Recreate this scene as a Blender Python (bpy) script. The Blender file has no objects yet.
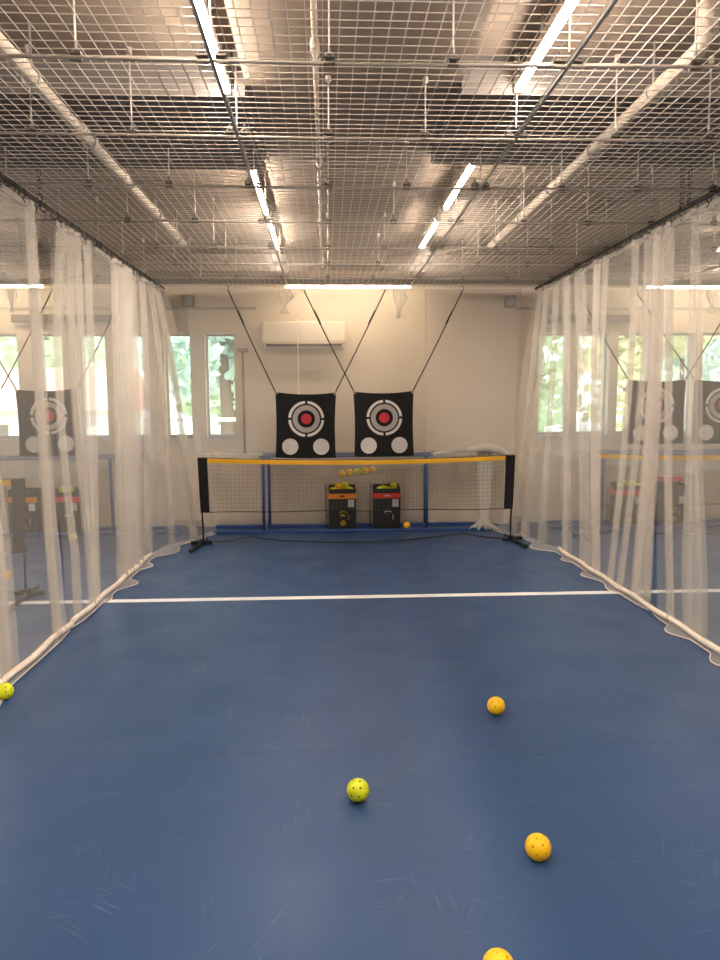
import bpy, bmesh, math, random
from math import sin, cos, pi, sqrt, atan2
from mathutils import Vector, Matrix

random.seed(7)
S = bpy.context.scene
COL = S.collection

# ------------------------------------------------------------------ camera
YAW, PITCH, ROLL, CAM_H = 0.04527422, 0.10830922, -0.00551336, 1.36
fw = Vector((sin(YAW) * cos(PITCH), cos(YAW) * cos(PITCH), -sin(PITCH)))
rt = Vector((cos(YAW), -sin(YAW), 0))
up = rt.cross(fw)
r2 = rt * cos(ROLL) + up * sin(ROLL)
u2 = -rt * sin(ROLL) + up * cos(ROLL)
cd = bpy.data.cameras.new('camera')
cam = bpy.data.objects.new('camera', cd)
COL.objects.link(cam)
cam.matrix_world = Matrix(((r2.x, u2.x, -fw.x, 0), (r2.y, u2.y, -fw.y, 0), (r2.z, u2.z, -fw.z, CAM_H), (0, 0, 0, 1)))
cd.sensor_fit = 'HORIZONTAL'
cd.sensor_width = 36.0
cd.lens = 36.0 * 721.0 / 720.0
cd.clip_start = 0.05
S.camera = cam

# ------------------------------------------------------------------ light and exposure
SKY = 2.0
LED_OWN, LED_SIDE, LED_BACK = 74.0, 84.0, 26.0
S.view_settings.view_transform = 'Standard'
S.view_settings.look = 'None'
S.view_settings.gamma = 1.0
S.view_settings.use_curve_mapping = False
S.view_settings.exposure = 1.32
S.cycles.transparent_max_bounces = 40
S.cycles.max_bounces = 8
S.cycles.caustics_reflective = False
S.cycles.caustics_refractive = False
w = bpy.data.worlds.new('overcast_sky')
S.world = w
w.use_nodes = True
bg = w.node_tree.nodes['Background']
bg.inputs[0].default_value = (0.86, 0.94, 1.0, 1)
bg.inputs[1].default_value = SKY
sd = bpy.data.lights.new('sun', 'SUN')
sd.energy = 3.4
sd.angle = 0.2
sd.color = (1, 0.96, 0.88)
so = bpy.data.objects.new('sun', sd)
COL.objects.link(so)
so.rotation_euler = (math.radians(42), 0, math.radians(15))   # from behind the building, onto the trees


# ------------------------------------------------------------------ materials
def lin(c):
    return tuple((x / 12.92 if x <= 0.04045 else ((x + 0.055) / 1.055) ** 2.4) for x in c)


def rgb(r, g, b):
    return lin((r / 255, g / 255, b / 255)) + (1,)


def mat(name, col, rough=0.6, metal=0.0, noise=0.0, nscale=8.0, spec=0.5, emit=None, es=0.0, bump=0.0, bscale=80.0):
    m = bpy.data.materials.new(name)
    m.use_nodes = True
    nt = m.node_tree
    p = nt.nodes['Principled BSDF']
    p.inputs['Roughness'].default_value = rough
    p.inputs['Metallic'].default_value = metal
    p.inputs['Specular IOR Level'].default_value = spec
    p.inputs['Base Color'].default_value = col
    tc = nt.nodes.new('ShaderNodeTexCoord')
    if noise > 0:
        n = nt.nodes.new('ShaderNodeTexNoise')
        n.inputs['Scale'].default_value = nscale
        n.inputs['Detail'].default_value = 5
        nt.links.new(tc.outputs['Object'], n.inputs['Vector'])
        mx = nt.nodes.new('ShaderNodeMix')
        mx.data_type = 'RGBA'
        mx.inputs['A'].default_value = tuple(c * (1 - noise) for c in col[:3]) + (1,)
        mx.inputs['B'].default_value = tuple(min(1, c * (1 + noise)) for c in col[:3]) + (1,)
        nt.links.new(n.outputs['Fac'], mx.inputs['Factor'])
        nt.links.new(mx.outputs['Result'], p.inputs['Base Color'])
    if bump > 0:
        n = nt.nodes.new('ShaderNodeTexNoise')
        n.inputs['Scale'].default_value = bscale
        nt.links.new(tc.outputs['Object'], n.inputs['Vector'])
        b = nt.nodes.new('ShaderNodeBump')
        b.inputs['Strength'].default_value = bump
        b.inputs['Distance'].default_value = 0.01
        nt.links.new(n.outputs['Fac'], b.inputs['Height'])
        nt.links.new(b.outputs['Normal'], p.inputs['Normal'])
    if emit:
        p.inputs['Emission Color'].default_value = emit
        p.inputs['Emission Strength'].default_value = es
    return m


def net_mat(name, col, alpha, var=0.12):
    """fine knitted netting: holes let light straight through, threads scatter it"""
    m = bpy.data.materials.new(name)
    m.use_nodes = True
    nt = m.node_tree
    nt.nodes.clear()
    out = nt.nodes.new('ShaderNodeOutputMaterial')
    tr = nt.nodes.new('ShaderNodeBsdfTransparent')
    df = nt.nodes.new('ShaderNodeBsdfDiffuse')
    tl = nt.nodes.new('ShaderNodeBsdfTranslucent')
    df.inputs[0].default_value = col
    tl.inputs[0].default_value = col
    ms = nt.nodes.new('ShaderNodeMixShader')
    ms.inputs[0].default_value = 0.42
    nt.links.new(df.outputs[0], ms.inputs[1])
    nt.links.new(tl.outputs[0], ms.inputs[2])
    tc = nt.nodes.new('ShaderNodeTexCoord')
    mp = nt.nodes.new('ShaderNodeMapping')
    mp.inputs['Rotation'].default_value = (0.6, 0.4, 0.3)
    nt.links.new(tc.outputs['Object'], mp.inputs['Vector'])
    ns = nt.nodes.new('ShaderNodeTexNoise')
    ns.inputs['Scale'].default_value = 3.0
    nt.links.new(mp.outputs['Vector'], ns.inputs['Vector'])
    ad = nt.nodes.new('ShaderNodeMath')
    ad.operation = 'ADD'
    ad.inputs[0].default_value = 0.4
    nt.links.new(ns.outputs['Fac'], ad.inputs[1])
    mr = nt.nodes.new('ShaderNodeMapRange')
    mr.inputs['From Min'].default_value = 0.4
    mr.inputs['From Max'].default_value = 1.4
    mr.inputs['To Min'].default_value = alpha * (1 - var)
    mr.inputs['To Max'].default_value = alpha * (1 + var)
    nt.links.new(ad.outputs[0], mr.inputs['Value'])
    m2 = nt.nodes.new('ShaderNodeMixShader')
    nt.links.new(mr.outputs['Result'], m2.inputs[0])
    nt.links.new(tr.outputs[0], m2.inputs[1])
    nt.links.new(ms.outputs[0], m2.inputs[2])
    nt.links.new(m2.outputs[0], out.inputs['Surface'])
    return m


def leaf_mat(name, col):
    m = bpy.data.materials.new(name)
    m.use_nodes = True
    nt = m.node_tree
    nt.nodes.clear()
    out = nt.nodes.new('ShaderNodeOutputMaterial')
    df = nt.nodes.new('ShaderNodeBsdfDiffuse')
    tl = nt.nodes.new('ShaderNodeBsdfTranslucent')
    ms = nt.nodes.new('ShaderNodeMixShader')
    tc = nt.nodes.new('ShaderNodeTexCoord')
    n = nt.nodes.new('ShaderNodeTexNoise')
    n.inputs['Scale'].default_value = 1.5
    nt.links.new(tc.outputs['Object'], n.inputs['Vector'])
    mx = nt.nodes.new('ShaderNodeMix')
    mx.data_type = 'RGBA'
    mx.inputs['A'].default_value = tuple(c * .8 for c in col[:3]) + (1,)
    mx.inputs['B'].default_value = tuple(min(1, c * 1.15) for c in col[:3]) + (1,)
    nt.links.new(n.outputs['Fac'], mx.inputs['Factor'])
    for b in (df, tl):
        nt.links.new(mx.outputs['Result'], b.inputs[0])
    ms.inputs[0].default_value = 0.4
    nt.links.new(df.outputs[0], ms.inputs[1])
    nt.links.new(tl.outputs[0], ms.inputs[2])
    nt.links.new(ms.outputs[0], out.inputs['Surface'])
    return m


def glass_mat():
    m = bpy.data.materials.new('window_glass')
    m.use_nodes = True
    nt = m.node_tree
    nt.nodes.clear()
    out = nt.nodes.new('ShaderNodeOutputMaterial')
    tr = nt.nodes.new('ShaderNodeBsdfTransparent')
    tr.inputs[0].default_value = (0.93, 0.97, 0.95, 1)
    gl = nt.nodes.new('ShaderNodeBsdfGlossy')
    gl.inputs['Roughness'].default_value = 0.03
    ms = nt.nodes.new('ShaderNodeMixShader')
    ms.inputs[0].default_value = 0.06
    nt.links.new(tr.outputs[0], ms.inputs[1])
    nt.links.new(gl.outputs[0], ms.inputs[2])
    nt.links.new(ms.outputs[0], out.inputs['Surface'])
    return m


def floor_mat():
    m = bpy.data.materials.new('blue_vinyl')
    m.use_nodes = True
    nt = m.node_tree
    N, Lk = nt.nodes, nt.links
    p = N['Principled BSDF']
    tc = N.new('ShaderNodeTexCoord')

    def noise(scale, stretch, rot, detail=3.0):
        mp = N.new('ShaderNodeMapping')
        mp.vector_type = 'TEXTURE'
        mp.inputs['Rotation'].default_value = (0, 0, rot)
        mp.inputs['Scale'].default_value = tuple(1 / q for q in stretch)
        Lk.new(tc.outputs['Object'], mp.inputs['Vector'])
        n = N.new('ShaderNodeTexNoise')
        n.inputs['Scale'].default_value = scale
        n.inputs['Detail'].default_value = detail
        n.inputs['Distortion'].default_value = 0.25
        Lk.new(mp.outputs['Vector'], n.inputs['Vector'])
        return n.outputs['Fac']

    def rng(v, a, b, c, d):
        r = N.new('ShaderNodeMapRange')
        for k, x in zip(('From Min', 'From Max', 'To Min', 'To Max'), (a, b, c, d)):
            r.inputs[k].default_value = x
        Lk.new(v, r.inputs['Value'])
        return r.outputs['Result']

    def math_(op, a, b):
        x = N.new('ShaderNodeMath')
        x.operation = op
        for i, v in enumerate((a, b)):
            if isinstance(v, (int, float)):
                x.inputs[i].default_value = v
            else:
                Lk.new(v, x.inputs[i])
        return x.outputs[0]
    base = N.new('ShaderNodeMix')
    base.data_type = 'RGBA'
    base.inputs['A'].default_value = FLOOR_A
    base.inputs['B'].default_value = FLOOR_B
    Lk.new(noise(1.3, (1, 1, 1), 0.2, 5), base.inputs['Factor'])
    # scuffs: short thin streaks in several directions, broken up by a patch mask
    tot = None
    for k, rot in enumerate((0.25, 1.1, 1.75, 2.6, 0.05)):
        s = rng(noise(7.0, (0.8, 13.0, 1.0), rot, 2), 0.60, 0.71, 0, 1)
        pm = rng(noise(2.3 + .4 * k, (1, 1, 1), rot * 3 + 1, 2), 0.54, 0.68, 0, 1)
        x = math_('MULTIPLY', s, pm)
        tot = x if tot is None else math_('ADD', tot, x)
    sc = math_('MULTIPLY', tot, 0.19)
    sc = math_('MINIMUM', sc, 0.45)
    mx = N.new('ShaderNodeMix')
    mx.data_type = 'RGBA'
    Lk.new(base.outputs['Result'], mx.inputs['A'])
    mx.inputs['B'].default_value = rgb(126, 142, 168)
    Lk.new(sc, mx.inputs['Factor'])
    # welded seams across the sheet
    sep = N.new('ShaderNodeSeparateXYZ')
    Lk.new(tc.outputs['Object'], sep.inputs[0])
    seam = None
    for y0 in (2.70, 4.42, 0.98, 6.14):
        d = math_('ABSOLUTE', math_('SUBTRACT', sep.outputs['Y'], y0), 0)
        s = math_('LESS_THAN', d, 0.0022)
        seam = s if seam is None else math_('MAXIMUM', seam, s)
    m2 = N.new('ShaderNodeMix')
    m2.data_type = 'RGBA'
    Lk.new(mx.outputs['Result'], m2.inputs['A'])
    m2.inputs['B'].default_value = rgb(26, 34, 50)
    Lk.new(math_('MULTIPLY', seam, 0.55), m2.inputs['Factor'])
    Lk.new(m2.outputs['Result'], p.inputs['Base Color'])
    Lk.new(rng(noise(3, (1, 1, 1), 0, 4), 0.3, 0.7, 0.34, 0.46), p.inputs['Roughness'])
    p.inputs['Specular IOR Level'].default_value = 0.27
    return m


FLOOR_A, FLOOR_B = rgb(44, 71, 112), rgb(51, 78, 119)
M = dict(
    floor=floor_mat(),
    wall=mat('painted_wall', rgb(216, 203, 185), 0.85, noise=0.04, nscale=3),
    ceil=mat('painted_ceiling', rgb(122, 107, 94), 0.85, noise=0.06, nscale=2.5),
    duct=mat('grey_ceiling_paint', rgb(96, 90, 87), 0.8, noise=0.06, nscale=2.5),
    trim=mat('grey_trim', rgb(170, 166, 160), 0.6),
    frame=mat('window_frame_white', rgb(205, 205, 203), 0.4),
    glass=glass_mat(),
    line=mat('white_line', rgb(232, 234, 236), 0.5, noise=0.04, nscale=30),
    wire=mat('galvanised_wire', rgb(158, 148, 138), 0.45, 0.1, noise=0.1, nscale=20),
    steel=mat('galvanised_steel', rgb(150, 146, 140), 0.4, 0.7, noise=0.12, nscale=30),
    clamp=mat('clamp_iron', rgb(92, 84, 78), 0.5, 0.5),
    dark_steel=mat('dark_steel', rgb(74, 70, 66), 0.5, 0.5),
    pipe=mat('white_pipe', rgb(158, 145, 132), 0.5, noise=0.05, nscale=10),
    net=net_mat('white_netting', (0.90, 0.84, 0.77, 1), 0.22, 0.12),
    net_hem=net_mat('hem_white_netting', (0.84, 0.79, 0.73, 1), 0.45),
    net_back=net_mat('fine_white_netting', (0.80, 0.77, 0.75, 1), 0.27),
    net_thick=net_mat('bunched_white_netting', (0.84, 0.81, 0.76, 1), 0.62),
    net_trough=net_mat('sagging_white_netting', (0.86, 0.85, 0.84, 1), 0.22),
    hem=mat('white_hem', rgb(232, 218, 204), 0.7, noise=0.06, nscale=25),
    black=mat('black_fabric', rgb(11, 10, 12), 0.9, noise=0.15, nscale=60),
    black_plastic=mat('black_plastic', rgb(17, 17, 18), 0.4),
    black_cord=mat('black_cord', rgb(20, 19, 20), 0.7),
    print_white=mat('white_print', rgb(205, 200, 196), 0.8),
    print_grey=mat('grey_print', rgb(160, 152, 148), 0.8),
    red=mat('red_print', rgb(176, 34, 44), 0.7),
    patch=mat('white_patch_net', rgb(200, 195, 192), 0.85, noise=0.12, nscale=25),
    yellow_tape=mat('yellow_tape', rgb(226, 170, 34), 0.6, noise=0.06, nscale=30),
    thread=mat('dark_net_cord', rgb(96, 90, 84), 0.8),
    blue=mat('blue_painted_steel', rgb(46, 76, 138), 0.4),
    box=mat('black_cardboard', rgb(17, 17, 19), 0.5),
    box_in=mat('cardboard_inside', rgb(36, 33, 30), 0.8),
    orange=mat('orange_band', rgb(235, 140, 28), 0.5),
    redband=mat('red_band', rgb(215, 44, 34), 0.5),
    label=mat('white_label', rgb(200, 198, 194), 0.6),
    gold=mat('gold_print', rgb(160, 130, 36), 0.6),
    pink=mat('pink_card', rgb(222, 96, 110), 0.6),
    ac=mat('air_conditioner_white', rgb(222, 212, 196), 0.45),
    wallbox=mat('wall_box_grey', rgb(150, 138, 122), 0.6),
    ac_dark=mat('air_conditioner_slot', rgb(92, 84, 76), 0.6),
    ball_y=mat('orange_yellow_plastic', rgb(255, 200, 14), 0.38, noise=0.03, nscale=30),
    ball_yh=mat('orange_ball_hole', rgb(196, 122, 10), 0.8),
    ball_g=mat('lime_plastic', rgb(214, 222, 22), 0.38, noise=0.03, nscale=30),
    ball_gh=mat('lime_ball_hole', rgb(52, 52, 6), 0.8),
    led=mat('led_diffuser', rgb(255, 250, 240), 0.5, emit=(1, 0.87, 0.72, 1), es=LED_OWN),
    led_side=mat('led_diffuser_side', rgb(255, 250, 240), 0.5, emit=(1, 0.87, 0.72, 1), es=LED_SIDE),
    led_back=mat('led_diffuser_warm', rgb(255, 244, 225), 0.5, emit=(1, 0.80, 0.55, 1), es=LED_BACK),
    leaf=leaf_mat('green_leaf', rgb(196, 212, 178)),
    leaf2=leaf_mat('yellow_green_leaf', rgb(214, 212, 170)),
    leaf3=leaf_mat('blue_green_leaf', rgb(192, 212, 200)),
    bark=mat('bark', rgb(96, 80, 66), 0.9, noise=0.2),
    ground=mat('pale_paving', rgb(196, 192, 184), 0.9, noise=0.1, nscale=1),
    render=mat('pale_render', rgb(232, 224, 214), 0.9),
    roof=mat('red_roof_tile', rgb(214, 160, 140), 0.8, noise=0.15, nscale=4),
    rail=mat('white_railing', rgb(235, 236, 236), 0.5),
)


# ------------------------------------------------------------------ mesh helpers
class MB:
    def __init__(self):
        self.v, self.f, self.m = [], [], []

    def add(self, vs, fs, mi=0):
        b = len(self.v)
        self.v += [tuple(x) for x in vs]
        self.f += [tuple(i + b for i in f) for f in fs]
        self.m += [mi] * len(fs)
        return self

    def box(self, x0, x1, y0, y1, z0, z1, mi=0):
        vs = [(x0, y0, z0), (x1, y0, z0), (x1, y1, z0), (x0, y1, z0), (x0, y0, z1), (x1, y0, z1), (x1, y1, z1), (x0, y1, z1)]
        return self.add(vs, [(0, 3, 2, 1), (4, 5, 6, 7), (0, 1, 5, 4), (1, 2, 6, 5), (2, 3, 7, 6), (3, 0, 4, 7)], mi)

    def tube(self, pts, r, n=8, mi=0, cap=True):
        pts = [Vector(p) for p in pts]
        rs = r if isinstance(r, (list, tuple)) else [r] * len(pts)
        rings = []
        t0 = (pts[1] - pts[0]).normalized()
        ref = Vector((0, 0, 1)) if abs(t0.z) < 0.9 else Vector((1, 0, 0))
        a = t0.cross(ref).normalized()
        for i, p in enumerate(pts):
            if i == 0:
                t = t0
            elif i == len(pts) - 1:
                t = (pts[i] - pts[i - 1]).normalized()
            else:
                t = ((pts[i] - pts[i - 1]).normalized() + (pts[i + 1] - pts[i]).normalized()).normalized()
            a = (a - t * a.dot(t)).normalized()
            b = t.cross(a)
            rings.append([p + (a * cos(2 * pi * k / n) + b * sin(2 * pi * k / n)) * rs[i] for k in range(n)])
        vs = [v for rg in rings for v in rg]
        fs = []
        for i in range(len(pts) - 1):
            for k in range(n):
                k2 = (k + 1) % n
                fs.append((i * n + k, i * n + k2, (i + 1) * n + k2, (i + 1) * n + k))
        if cap:
            fs.append(tuple(range(n))[::-1])
            fs.append(tuple((len(pts) - 1) * n + k for k in range(n)))
        return self.add(vs, fs, mi)

    def disc(self, c, r0, r1, ynear, yfar, a0=0.0, a1=2 * pi, n=40, mi=0):
        """flat ring segment in the XZ plane, extruded in Y"""
        cx, cz = c
        vs, fs = [], []
        for i in range(n + 1):
            a = a0 + (a1 - a0) * i / n
            for rr in (r0, r1):
                for y in (ynear, yfar):
                    vs.append((cx + rr * cos(a), y, cz + rr * sin(a)))
        for i in range(n):
            b, d = i * 4, (i + 1) * 4
            fs += [(b, b + 2, d + 2, d), (b + 1, d + 1, d + 3, b + 3), (b + 2, b + 3, d + 3, d + 2)]
            if r0 > 1e-4:
                fs.append((b, d, d + 1, b + 1))
        if abs(a1 - a0) < 6.28:
            fs += [(0, 1, 3, 2), (n * 4, n * 4 + 2, n * 4 + 3, n * 4 + 1)]
        return self.add(vs, fs, mi)

    def grid(self, rows, mi=0):
        h, wd = len(rows), len(rows[0])
        vs = [p for r in rows for p in r]
        fs = [(i * wd + j, i * wd + j + 1, (i + 1) * wd + j + 1, (i + 1) * wd + j) for i in range(h - 1) for j in range(wd - 1)]
        return self.add(vs, fs, mi)

    def build(self, name, mats, parent=None, smooth=False, bevel=0.0):
        me = bpy.data.meshes.new(name)
        me.from_pydata(self.v, [], self.f)
        for mm in (mats if isinstance(mats, (list, tuple)) else [mats]):
            me.materials.append(mm)
        me.polygons.foreach_set('material_index', self.m)
        if smooth:
            me.polygons.foreach_set('use_smooth', [True] * len(self.f))
        me.update()
        o = bpy.data.objects.new(name, me)
        COL.objects.link(o)
        if parent is not None:
            o.parent = parent
        if bevel > 0:
            b = o.modifiers.new('bevel', 'BEVEL')
            b.width = bevel
            b.segments = 2
            b.limit_method = 'ANGLE'
        return o


def tag(o, label, cat, group=None, kind=None):
    o['label'] = label
    o['category'] = cat
    if group:
        o['group'] = group
    if kind:
        o['kind'] = kind
    return o


def thing(name, label, cat, loc=(0, 0, 0), group=None, rz=0.0):
    o = bpy.data.objects.new(name, None)
    o.empty_display_size = 0.1
    COL.objects.link(o)
    o.location = loc
    o.rotation_euler = (0, 0, rz)
    return tag(o, label, cat, group)


def struct(o):
    o['kind'] = 'structure'
    return o


def dup(root, loc, label=None, rz=None):
    def cp(o, par):
        c = o.copy()
        COL.objects.link(c)
        c.parent = par
        for ch in list(o.children):
            cp(ch, c)
        return c
    r = cp(root, None)
    r.location = loc
    if rz is not None:
        r.rotation_euler = (0, 0, rz)
    if label:
        r['label'] = label
    return r


def lerp(a, b, t):
    return a + (b - a) * t


def interp(pts, x):
    if x <= pts[0][0]:
        return pts[0][1]
    for (x0, y0), (x1, y1) in zip(pts, pts[1:]):
        if x <= x1:
            t = (x - x0) / (x1 - x0)
            return lerp(y0, y1, t)
    return pts[-1][1]


# ------------------------------------------------------------------ room
LX, RX = -1.557, 2.067          # the two net curtains
ZM = 2.472                      # wire mesh ceiling
YW = 7.95                       # back wall
ZC = 2.80                       # plaster ceiling
XL, XR, YF = -5.3, 5.9, -2.6

struct(MB().box(XL, XR, YF, YW, -0.1, 0).build('floor', M['floor']))
struct(MB().box(XL, XR, YF, YW, ZC, ZC + 0.1).build('ceiling', M['ceil']))
struct(MB().box(XL - 0.15, XL, YF, YW, 0, ZC).build('wall_left', M['wall']))
struct(MB().box(XR, XR + 0.15, YF, YW, 0, ZC).build('wall_right', M['wall']))
struct(MB().box(XL, XR, YF - 0.15, YF, 0, ZC).build('wall_front', M['wall']))
WIN = [(-4.63, -4.30), (-4.18, -3.90), (-3.78, -3.50 + 0.21), (-3.085, -2.825), (-2.665, -2.366), (-2.213, -1.926), (-1.747, -1.462), (-1.311, -0.985),
       (2.345, 2.690), (2.784, 3.134), (3.232, 3.625), (3.705, 4.096), (4.19, 4.56), (4.66, 5.03)]
Z0, Z1 = 0.97, 2.10
wb = MB()
wb.box(XL, XR, YW, YW + 0.22, 0, Z0)
wb.box(XL, XR, YW, YW + 0.22, Z1, ZC)
xs = [XL] + [v for p in WIN for v in p] + [XR]
for i in range(0, len(xs), 2):
    wb.box(xs[i], xs[i + 1], YW, YW + 0.22, Z0, Z1)
struct(wb.build('wall_back', M['wall']))
for i, (a, b) in enumerate(WIN):
    fr = MB()
    y0, y1 = YW + 0.10, YW + 0.15
    t = 0.022
    fr.box(a, a + t, y0, y1, Z0, Z1).box(b - t, b, y0, y1, Z0, Z1)
    fr.box(a + t, b - t, y0, y1, Z1 - t, Z1).box(a + t, b - t, y0, y1, Z0, Z0 + 0.04)
    o = struct(fr.build('window_%d' % (i + 1), M['frame']))
    MB().box(a + t, b - t, y0 + 0.02, y0 + 0.026, Z0 + 0.04, Z1 - t).build('pane', M['glass'], o)
    MB().box(a, b, YW - 0.02, YW + 0.10, Z0 - 0.03, Z0).build('sill', M['frame'], o)
# pilaster in the middle of the back wall, bulkhead above, trim ledges
struct(MB().box(1.075, 2.06, YW - 0.09, YW, 0, ZC).build('wall_pilaster', M['wall']))
struct(MB().box(-0.33, 0.58, YF, 7.30, 2.70, ZC).build('ceiling_beam', M['ceil']))
struct(MB().box(XL, -0.332, 3.225, 4.19, 2.645, ZC).box(0.582, XR, 3.17, 4.07, 2.645, ZC).build('ceiling_crossbeam', M['duct']))
struct(MB().box(XL, XR, 7.30, YW, 2.64, ZC).build('ceiling_bulkhead', M['ceil']))
struct(MB().box(XL, -0.75, YW - 0.03, YW, 2.35, 2.375).box(2.06, XR, YW - 0.03, YW, 2.35, 2.375).build('trim_1', M['trim']))
struct(MB().box(XL, 1.075, YW - 0.015, YW, 0, 0.07).box(2.06, XR, YW - 0.015, YW, 0, 0.07).build('baseboard_back', M['trim']))
tag(MB().box(XL + 0.1, XR - 0.1, 4.893, 4.967, 0, 0.0015).build('court_line', M['line']),
    'long straight white line painted across the blue floor', 'floor line')

# roller blind cassettes over the windows
for x0, x1, lab in ((2.42, 3.35, 'dark roller blind case above the windows of the right hand lane'),
                    (-3.3, -2.2, 'dark roller blind case above the windows of the left hand lane')):
    t = thing('roller_blind', lab, 'roller blind', ((x0 + x1) / 2, YW - 0.05, 2.25), 'rolled up blinds over the windows')
    h = (x1 - x0) / 2
    MB().box(-h, h, -0.045, 0.05, -0.04, 0.04).build('case', M['ac_dark'], t, bevel=0.008)
    MB().box(-h + 0.02, h - 0.02, -0.02, -0.01, -0.07, -0.04).build('bottom_bar', M['trim'], t)
for x, y, z, lab in ((-1.46, YW - 0.04, 2.43, 'small grey junction box high on the back wall beside the left net curtain'),
                     (1.98, YW - 0.13, 2.42, 'small grey junction box high on the wall pilaster by the right net curtain')):
    t = thing('junction_box', lab, 'wall box', (x, y, z))
    MB().box(-0.06, 0.06, -0.035, 0.04, -0.06, 0.06).build('case', M['wallbox'], t, bevel=0.006)
    MB().box(-0.045, 0.045, -0.042, -0.035, -0.045, 0.045).build('cover', M['trim'], t)
t = thing('wall_conduit', 'thin white upright conduit on the wall between window and air conditioner', 'pipe', (-0.90, YW - 0.02, 0))
MB().tube([(0, 0, 0.8), (0, 0, 1.92)], 0.012).build('tube', M['pipe'], t, smooth=True)
MB().box(-0.06, 0.06, -0.015, 0.02, 1.90, 1.94).build('tee', M['pipe'], t, bevel=0.005)

# air conditioner
t = thing('air_conditioner', 'long wall mounted air conditioner unit with a dark lower slot', 'air conditioner', (-0.235, YW, 1.93))
MB().box(-0.45, 0.45, -0.20, 0, 0.05, 0.28).build('body', M['ac'], t, bevel=0.025)
MB().box(-0.43, 0.43, -0.17, 0, 0.0, 0.05).build('lower_case', M['ac'], t, bevel=0.012)
MB().box(-0.40, 0.40, -0.19, -0.165, 0.012, 0.042).build('air_slot', M['ac_dark'], t)
MB().box(-0.40, 0.40, -0.215, -0.185, 0.044, 0.052).build('louver', M['ac'], t)
MB().disc((0.34, 0.17), 0, 0.016, -0.206, -0.198, n=20).build('indicator', M['print_white'], t)

# ------------------------------------------------------------------ lights of the place, and strips added out of view
def led(name_label, x, y0, y1, z, m, along='y', grp='linear LED ceiling lights'):
    t = thing('linear_light', name_label, 'ceiling light', (x, y0, z), grp)
    ln = y1 - y0
    if along == 'y':
        MB().box(-0.016, 0.016, 0, ln, 0.010, 0.045).build('housing', M['pipe'], t)
        MB().box(-0.011, 0.011, 0.01, ln - 0.01, -0.010, 0.010).build('diffuser', m, t)
        for e in (0.0, ln):
            MB().box(-0.017, 0.017, e - 0.008, e + 0.008, -0.012, 0.046).build('end_cap', M['trim'], t)
        for q in (.3, .7):
            MB().tube([(0, ln * q, 0.045), (0, ln * q, ZC - z)], 0.006).build('bracket', M['steel'], t)
    else:
        MB().box(0, ln, -0.016, 0.016, 0.010, 0.045).build('housing', M['pipe'], t)
        MB().box(0.01, ln - 0.01, -0.011, 0.011, -0.010, 0.010).build('diffuser', m, t)
        for q in (.2, .8):
            MB().tube([(ln * q, 0, 0.045), (ln * q, 0, 2.64 - z)], 0.006).build('bracket', M['steel'], t)
    return t


ZL = 2.66
for y0, y1, lab in ((2.10, 3.215, 'long LED strip above the mesh, nearest the camera in the left light row'),
                    (4.21, 5.19, 'middle LED strip of the left light row above the mesh'),
                    (5.38, 6.34, 'farthest LED strip of the left light row above the mesh')):
    led(lab, -0.407, y0, y1, ZL, M['led'])
for y0, y1, lab in ((2.05, 3.16, 'long LED strip above the mesh, nearest the camera in the right light row'),
                    (4.09, 5.02, 'middle LED strip of the right light row above the mesh'),
                    (5.35, 6.32, 'farthest LED strip of the right light row above the mesh')):
    led(lab, 0.819, y0, y1, ZL, M['led'])
for x in (-0.407, 0.819):  # unseen strips added above and behind the camera to brighten the near floor
    sd_ = 'left' if x < 0 else 'right'
    led('added unseen LED strip overhead just outside the top of the picture, %s row' % sd_, x, 0.75, 1.80, ZL, M['led'])
    led('added unseen LED strip behind the camera, %s row' % sd_, x, -1.9, -0.74, ZL, M['led'])
    led('added unseen LED strip above the camera, %s row' % sd_, x, -0.5, 0.66, ZL, M['led'])
for x, y0, y1, lab in ((-2.95, 5.2, 6.36, 'LED strip over the left hand lane, far one seen through the net'),
                       (-2.95, 2.0, 3.1, 'LED strip over the left hand lane, nearer one seen through the net'),
                       (3.45, 5.2, 6.36, 'LED strip over the right hand lane, far one seen through the net'),
                       (3.45, 2.0, 3.1, 'LED strip over the right hand lane, nearer one seen through the net'),
                       (-2.95, 0.6, 1.76, 'LED strip over the near end of the left hand lane'),
                       (3.45, 0.6, 1.76, 'LED strip over the near end of the right hand lane')):
    led(lab, x, y0, y1, ZL, M['led_side'])
for x0, x1, lab in ((-0.41, 0.87, 'bright LED strip along the back wall behind the mesh end beam, above the air conditioner'),
                    (3.30, 4.58, 'bright LED strip along the back wall of the right hand lane'),
                    (-4.05, -2.79, 'bright LED strip along the back wall of the left hand lane')):
    led(lab, x0, 7.45, 7.45 + x1 - x0, 2.515, M['led_back'], 'x', 'LED strips along the back wall')

# ------------------------------------------------------------------ pipes under the ceiling
def ceiling_pipe(x, y0, y1, z, r, lab, sgn):
    t = thing('ceiling_pipe', lab, 'pipe', (x, y0, z))
    ln = y1 - y0
    MB().tube([(0, 0, ZC - z), (0, 0, 0.06), (0, 0.02, 0.02), (0, 0.06, 0), (0, ln, 0)], r, 14).build('tube', M['pipe'], t, smooth=True)
    for k in range(1, 6):
        yy = ln * (k - 0.55) / 5
        MB().tube([(0, yy - 0.035, 0), (0, yy + 0.035, 0)], r * 1.22, 14).build('coupling', M['pipe'], t, smooth=True)
        h = MB().tube([(0, yy + 0.12, r), (0, yy + 0.12, ZC - z)], 0.005, 6)
        h.tube([(cos(a) * (r + .006), yy + 0.12, sin(a) * (r + .006)) for a in [2 * pi * i / 16 for i in range(17)]], 0.006, 6)
        h.build('pipe_clip', M['steel'], t)
    MB().tube([(0, -0.0, 0.03), (0, 0.0, 0.13)], r * 1.3, 14).build('coupling', M['pipe'], t, smooth=True)


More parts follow.
